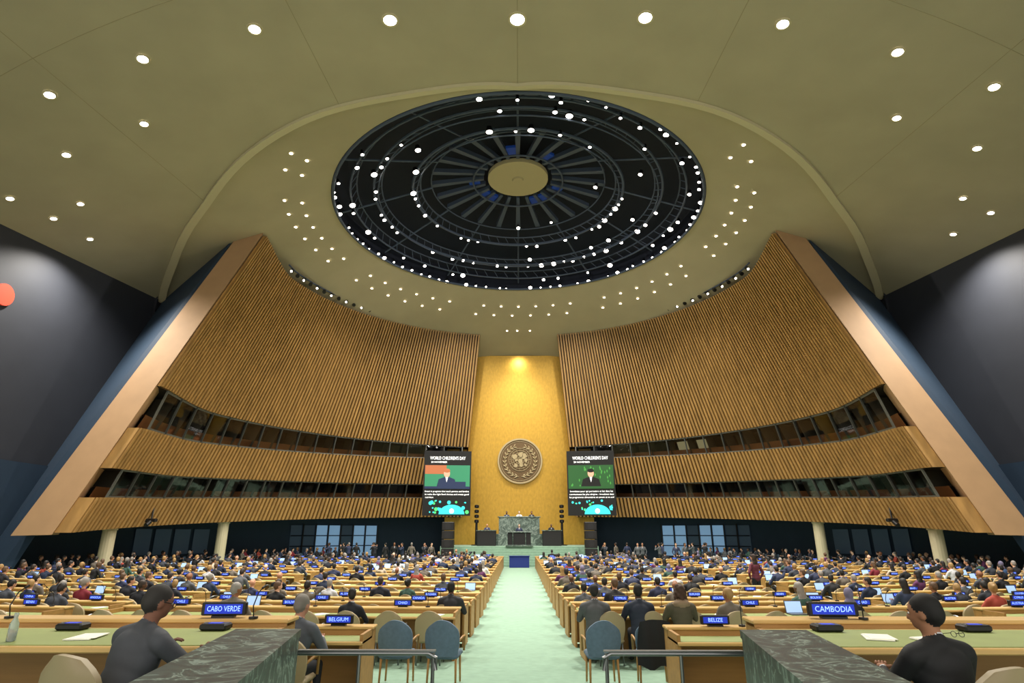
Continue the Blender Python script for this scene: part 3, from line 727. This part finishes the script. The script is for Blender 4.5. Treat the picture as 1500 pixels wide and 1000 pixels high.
def rowblock(x0,x1,yb,occ,sd,near):
    """desk row between |x|=x0..x1, curved around the rostrum"""
    global people
    xm=(x0+x1)/2; L=x1-x0; yo=yb+xm*xm/130; ang=atan2(xm,65)*sd; z=fl(yo)
    if yo<17: ang*=.6
    cx=sd*xm; ca,sa=cos(ang),sin(ang)
    def T(lx,ly): return (cx+lx*ca-ly*sa, yo+lx*sa+ly*ca)
    mb=MB(); desk(mb,L,cx,yo,z,ang); mb.obj('delegates_desk_row',[M['wood'],M['felt'],M['woodd']])
    n=int(L/.72); ch=MB()
    for k in range(n):
        lx=-L/2+L*(k+.5)/n; px,py=T(lx,-.36)
        r=rnd.uniform(-.12,.12); chair(ch,px,py,fl(py),ang+r)
        if rnd.random()<occ and not (any(abs(px-a)<.6 and abs(py-b)<.9 for a,b in ((1.35,11.5),(2.15,11.5),(2.85,11.3),(-1.45,13.4)))):
            v=rnd.choices(V,VW)[0]; hx,hy=T(lx,-.36); put(v,v.name.split('.')[0],(hx,hy,fl(py)-.01),ang+r+rnd.uniform(-.12,.12),rnd.uniform(.95,1.04)); people+=1
        ax,ay=T(lx,.1)
        q=rnd.random()
        if q<.12: put(LAP,'open_laptop',(ax,T(lx,.22)[1],z+.75),ang)
        elif q<.5:
            paps.X=Matrix.Translation((ax,T(lx,.2)[1],z+.7505))@Matrix.Rotation(ang+rnd.uniform(-.5,.5),4,'Z'); paps.box((0,0,.003),(.21,.3,.006),0); paps.X=None
    ch.obj('delegates_chair_row',[M['shell'],M['metal']],True)
    m=max(1,int(L/1.75))
    for k in range(m):
        lx=-L/2+L*(k+.5)/m; px,py=T(lx,.60); put(rnd.choice(PL),'country_name_placard',(px,py,z+.848),ang)
        if near: 
            px,py=T(lx+.5,.58); put(MIC,'gooseneck_microphone',(px,py,z+.848),ang)
paps=MB()
for sd in (-1,1):
    for i in range(18):
        yb=12.0+1.98*i
        rowblock(1.2,8.0,yb,(.12 if sd<0 else .3) if i<2 else (.33 if i<6 else .5),sd,i<4)
        if i<17: rowblock(9.2,16.2,yb-2.5,.42 if i<3 else .56,sd,i<4)
        xl=25.5 if yb<28 else (22.5 if yb<36 else 20)
        if i<15: rowblock(17.4,xl,yb-3.5,.68,sd,False)
paps.obj('paper_sheets',[M['paper']])
# gallery crowd under slatted walls, standing staff near the stage
for sd in (-1,1):
    for rr_,cnt in ((25.0,22),(26.3,22)):
        ch=MB()
        for k in range(cnt):
            ph=radians(lerp(38,92,k/cnt)); x=-sd*rr_*sin(ph); y=33.75+rr_*cos(ph)
            ang=-atan2(-x,48-y) 
            v=rnd.choices(V,VW)[0]; chair(ch,x,y,.0,ang); put(v,v.name.split('.')[0],(x,y,0),ang,1)
        ch.obj('gallery_chair_row',[M['bluechair'],M['metal']],True)
    for k in range(12):
        x=-sd*lerp(6.6,15.5,(k+rnd.uniform(.1,.7))/12); y=rnd.uniform(48.0,50.5); v=rnd.choice(ST); put(v,v.name.split('.')[0],(x,y,0),rnd.uniform(-3,3))
for x in (-1.1,0,1.1): put(V[0 if x else 7],'seated_official',(x,54.25,3.0),pi)
for x in (-2.75,2.75): put(V[5],'seated_official',(x,52.85,1.9),pi)
put(ST[0],'standing_speaker',(0,51.5,1.43),pi)
# ---------------------------------------------------------------- FOREGROUND
hi=.012
Cc=lambda n,c:mat(n,c,.75,ns=5,na=.1,bump=.25)
m=make_person('seated_man_in_grey_suit',PM(Cc('grey_suit','#45484f'),Cc('grey_trousers','#3a3c42'),Cc('skin_a','#7d5442'),Cc('hair_a','#2a2725')),vox=hi,lean=17,hyaw=-14,hpitch=8,wl=(-.12,.42,.84),wr=(.24,.52,.82),glasses=True,twist=-8,bulk=1.18)
put(m,'seated_man_in_grey_suit',(-2.80,4.58,.85),radians(-18),.985)
m=make_person('seated_man_with_grey_hair',PM(Cc('slate_suit','#4d525b'),None,Cc('skin_b','#b5836c'),Cc('hair_b','#77726c')),vox=.014,lean=8,hyaw=-10,hpitch=6,bulk=1.1)
put(m,'seated_man_with_grey_hair',(-2.66,7.62,.47),radians(-12))
m=make_person('seated_man_in_black_suit',PM(Cc('black_suit','#121317'),None,Cc('skin_c','#9a6c50'),Cc('hair_c','#0d0b0b')),vox=hi,lean=4,hyaw=26,hpitch=4,twist=6,bulk=1.15)
put(m,'seated_man_in_black_suit',(2.74,4.28,.83),radians(8),.965)
m=make_person('seated_man_in_grey_jacket',PM(Cc('mid_grey_suit','#4f5053'),None,Cc('skin_d','#8b6350'),Cc('hair_d','#1a1614')),vox=.014,lean=2,bulk=1.1)
put(m,'seated_man_in_grey_jacket',(1.35,11.5,fl(11.5)),radians(-4))
m=make_person('seated_man_in_navy_suit',PM(Cc('navy_suit','#1d2536'),None,Cc('skin_e','#4d3327'),Cc('hair_e','#0d0b0a')),vox=.014,lean=6,bulk=1.1)
put(m,'seated_man_in_navy_suit',(2.15,11.5,fl(11.5)),0)
m=make_person('seated_woman_in_parka',PM(Cc('olive_parka','#4b4534'),None,Cc('skin_f','#c49577'),Cc('hair_f','#3d271a'),None,Cc('fur_trim','#85705a')),vox=.014,fem=True,hair='curly',collar=False,hood=True,bulk=1.2)
put(m,'seated_woman_in_parka',(2.85,11.3,fl(11.3)),0)
m=make_person('seated_man_in_dark_suit',PM(Cc('charcoal_suit','#26272d'),None,Cc('skin_g','#5a3b2c'),Cc('hair_g','#120f0e')),vox=.014,lean=5,hyaw=-12,bulk=1.1)
put(m,'seated_man_in_dark_suit',(-1.45,13.4,fl(13.4)),0)
m=make_person('standing_woman_in_maroon',PM(Cc('maroon_dress','#5c2233'),None,None,Cc('hair_h','#2a1a12')),vox=.018,stand=True,fem=True,hair='long',collar=False,wl=(-.2,.05,.9),wr=(.2,.05,.9),lean=2)
put(m,'standing_woman_in_maroon',(8.55,22.9,0),radians(20))
# chairs
for x,y,rz in ((-2.88,4.52,-16),(2.90,4.22,4)):
    ch=MB(); chair(ch,0,0,0,0); o=ch.obj('beige_chair',[M['shell'],M['woodd']],True); o.location=(x,y,.85); o.rotation_euler=(0,0,radians(rz))
for x in (-1.82,-1.12,1.22,1.97):
    ch=MB(); chair(ch,0,0,0,0,arms=True); o=ch.obj('blue_chair',[M['bluechair'],M['woodd']],True); o.location=(x,9.75,fl(9.75)); o.rotation_euler=(0,0,radians(random.uniform(-6,6)))
ch=MB(); chair(ch,0,0,0,0); o=ch.obj('beige_chair',[M['shell'],M['woodd']],True); o.location=(-2.66,7.6,.49)
x=1.97
mb=MB(); vs=[];nu,nw=10,8
for j in range(nw+1):
    w=j/nw
    for i in range(nu+1):
        u=-1+2*i/nu; vs.append((x+u*.27*(1-.2*w**3),9.75-.32-.05*w+.06*u*u+.018*sin(7*u+4*w),fl(9.75)+.28+.64*w-.04*u*u*w+.03*sin(5*u)*(1-w)))
mb.add(vs,[(j*(nu+1)+i,j*(nu+1)+i+1,(j+1)*(nu+1)+i+1,(j+1)*(nu+1)+i) for j in range(nw) for i in range(nu)],0)
mb.obj('draped_black_coat',[Cc('coat_black','#101116')],True)
# platform desks
for sd in (-1,1):
    mb=MB(); L=6.2; cxx=sd*(2.35+L/2)
    zb=.85
    mb.box((cxx,5.95,zb+.72),(L,1.1,.05),0,bev=.01); mb.box((cxx,5.9,zb+.748),(L-.1,.9,.008),1)
    mb.box((cxx,6.62,zb+.80),(L+.05,.30,.04),0,bev=.01); mb.box((cxx,6.72,zb+.40),(L,.03,.8),2); mb.box((cxx,6.5,zb+.76),(L,.02,.08),2)
    mb.box((sd*2.37,6.1,zb+.38),(.05,1.2,.74),2)
    mb.obj('platform_desk',[M['wood'],M['felt'],M['woodd']])
    mb=MB(); L=3.0; desk(mb,L,sd*(1.95+L/2),8.05,fl(8.05),0); mb.obj('delegates_desk_row',[M['wood'],M['felt'],M['woodd']])
put(placard_mesh('CABO VERDE',.5),'country_name_placard',(-3.05,6.6,1.672),radians(4),.9)
put(placard_mesh('CAMBODIA',.52),'country_name_placard',(3.2,6.6,1.672),radians(-4),.95)
put(placard_mesh('BELGIUM',.38),'country_name_placard',(-2.42,8.62,fl(8.05)+.848))
put(placard_mesh('BELIZE',.38),'country_name_placard',(2.6,8.62,fl(8.05)+.848))
for x,y,z in ((3.45,6.5,1.672),(-2.7,6.5,1.672),(-5.2,6.5,1.672),(5.2,6.5,1.672),(2.95,8.6,fl(8.05)+.848)): put(MIC,'gooseneck_microphone',(x,y,z),radians(160))
mb=MB()
for x,y,r in ((-2.50,5.70,30),(3.2,5.85,-20),(3.6,5.7,10),(-3.9,5.8,5)):
    mb.X=Matrix.Translation((x,y,1.605))@Matrix.Rotation(radians(r),4,'Z'); mb.box((0,0,.004),(.22,.30,.008),0); mb.box((.02,.02,.01),(.21,.29,.004),0,Matrix.Rotation(.1,3,'Z')); mb.X=None
mb.obj('document_stack',[M['paper']])
for sd in (-1,1):
    for x in (4.35,2.95):
        mb=MB(); mb.X=Matrix.Translation((sd*x,6.25,1.605)); mb.box((0,0,.03),(.26,.16,.06),0,bev=.015); mb.box((0,-.01,.062),(.12,.07,.004),1); mb.ring((-.09,-.01,.06),.015,.025,(0,0,1),12,2,.006); mb.X=None
        mb.obj('voting_console',[M['black'],M['scr'],M['metal']])
mb=MB(); mb.tube([(-4.42,5.6,1.605),(-4.42,5.6,1.61),(-4.42,5.6,1.74),(-4.42,5.6,1.79),(-4.42,5.6,1.80),(-4.42,5.6,1.83)],[.03,.036,.036,.015,.017,.017],16,0); mb.obj('water_bottle',[M['water']],True)
mb=MB()
for s in (-1,1): mb.ring((3.95+s*.035,5.9,1.63),.022,.026,(0,-.9,.3),16,0,.004); mb.tube([(3.95+s*.06,5.9,1.64),(3.95+s*.07,6.03,1.615)],.003,5,0)
mb.tube([(3.94,5.9,1.635),(3.96,5.9,1.635)],.003,5,0); mb.obj('eyeglasses',[M['black']])
for sd in (-1,1):
    c=P(.83,.02,.9,sd); mb=MB(); mb.box(c,(.7,.25,.2),0,bev=.04); mb.tube([c+Vector((0,-.1,-.1)),c+Vector((0,-.45,-.3))],.12,12,0); mb.tube([c+Vector((0,0,.0)),P(.83,.06,.65,sd)],.05,6,0); mb.obj('broadcast_camera',[M['black']])
# ---------------------------------------------------------------- LIGHTS
def spot(nm,loc,tgt,e,ang=120,bl=.8,rad=.25,col=(1,.94,.85)):
    l=bpy.data.lights.new(nm,'SPOT'); l.energy=e; l.spot_size=radians(ang); l.spot_blend=bl; l.shadow_soft_size=rad; l.color=col
    o=bpy.data.objects.new(nm,l); o.location=loc; o.rotation_euler=(Vector(tgt)-Vector(loc)).to_track_quat('-Z','Y').to_euler(); bpy.context.scene.collection.objects.link(o)
for x,y,r in DL:
    if (x,y) in ((4.4,15.8),(13.1,16.3),(21.1,25.7)):
        for sx in (1,-1):
            p=W(sx*x,y,zc(x)-.12); spot('downlight_beam',p,(p.x*.95,p.y,0),11000,140,1)
for k in range(8):
    a=2*pi*(k+.5)/8; p=W(9.7*cos(a),cy+9.7*sin(a),16.9); spot('dome_beam',p,(p.x*.6,p.y+1,0),9500,130,1)
for sd in (-1,1):
    for (x,y,z),t,v in (((3,22,16.8),.25,.5),((6,26,16.6),.75,.5)):
        p=W(-sd*-x,y,z); q=P(t,v,0,sd); spot('wall_wash_beam',p,q,5500,75,1)
    p=W(-sd*19.5,17,12.5); spot('side_wall_beam',p,W(-sd*23.5,20.5,9.2),1900,75,1,col=(.85,.9,1))
spot('gold_wash_beam',W(0,40,15.3),W(0,46,7),4200,60,1,.2,(1,.92,.72)); spot('gold_top_beam',W(0,44.6,13.6),W(0,46,12),450,120,1,.2,(1,.92,.7))
spot('stage_beam',W(0,38,16),W(0,43,0),10000,35,1)
w=bpy.data.worlds.new('world'); bpy.context.scene.world=w; w.use_nodes=True; b=w.node_tree.nodes['Background']; b.inputs[0].default_value=(1,.95,.87,1); b.inputs[1].default_value=1.7
# ---------------------------------------------------------------- CAMERA
cd=bpy.data.cameras.new('camera'); cd.lens=860/1500*36; cd.sensor_width=36; cd.clip_end=300
co=bpy.data.objects.new('camera',cd); co.location=(0,0,2.5); co.rotation_euler=(radians(90+18.03),0,radians(.67)); bpy.context.scene.collection.objects.link(co); bpy.context.scene.camera=co
bpy.context.scene.view_settings.view_transform='Standard'
print('PEOPLE',people,'OBJS',len(bpy.data.objects))
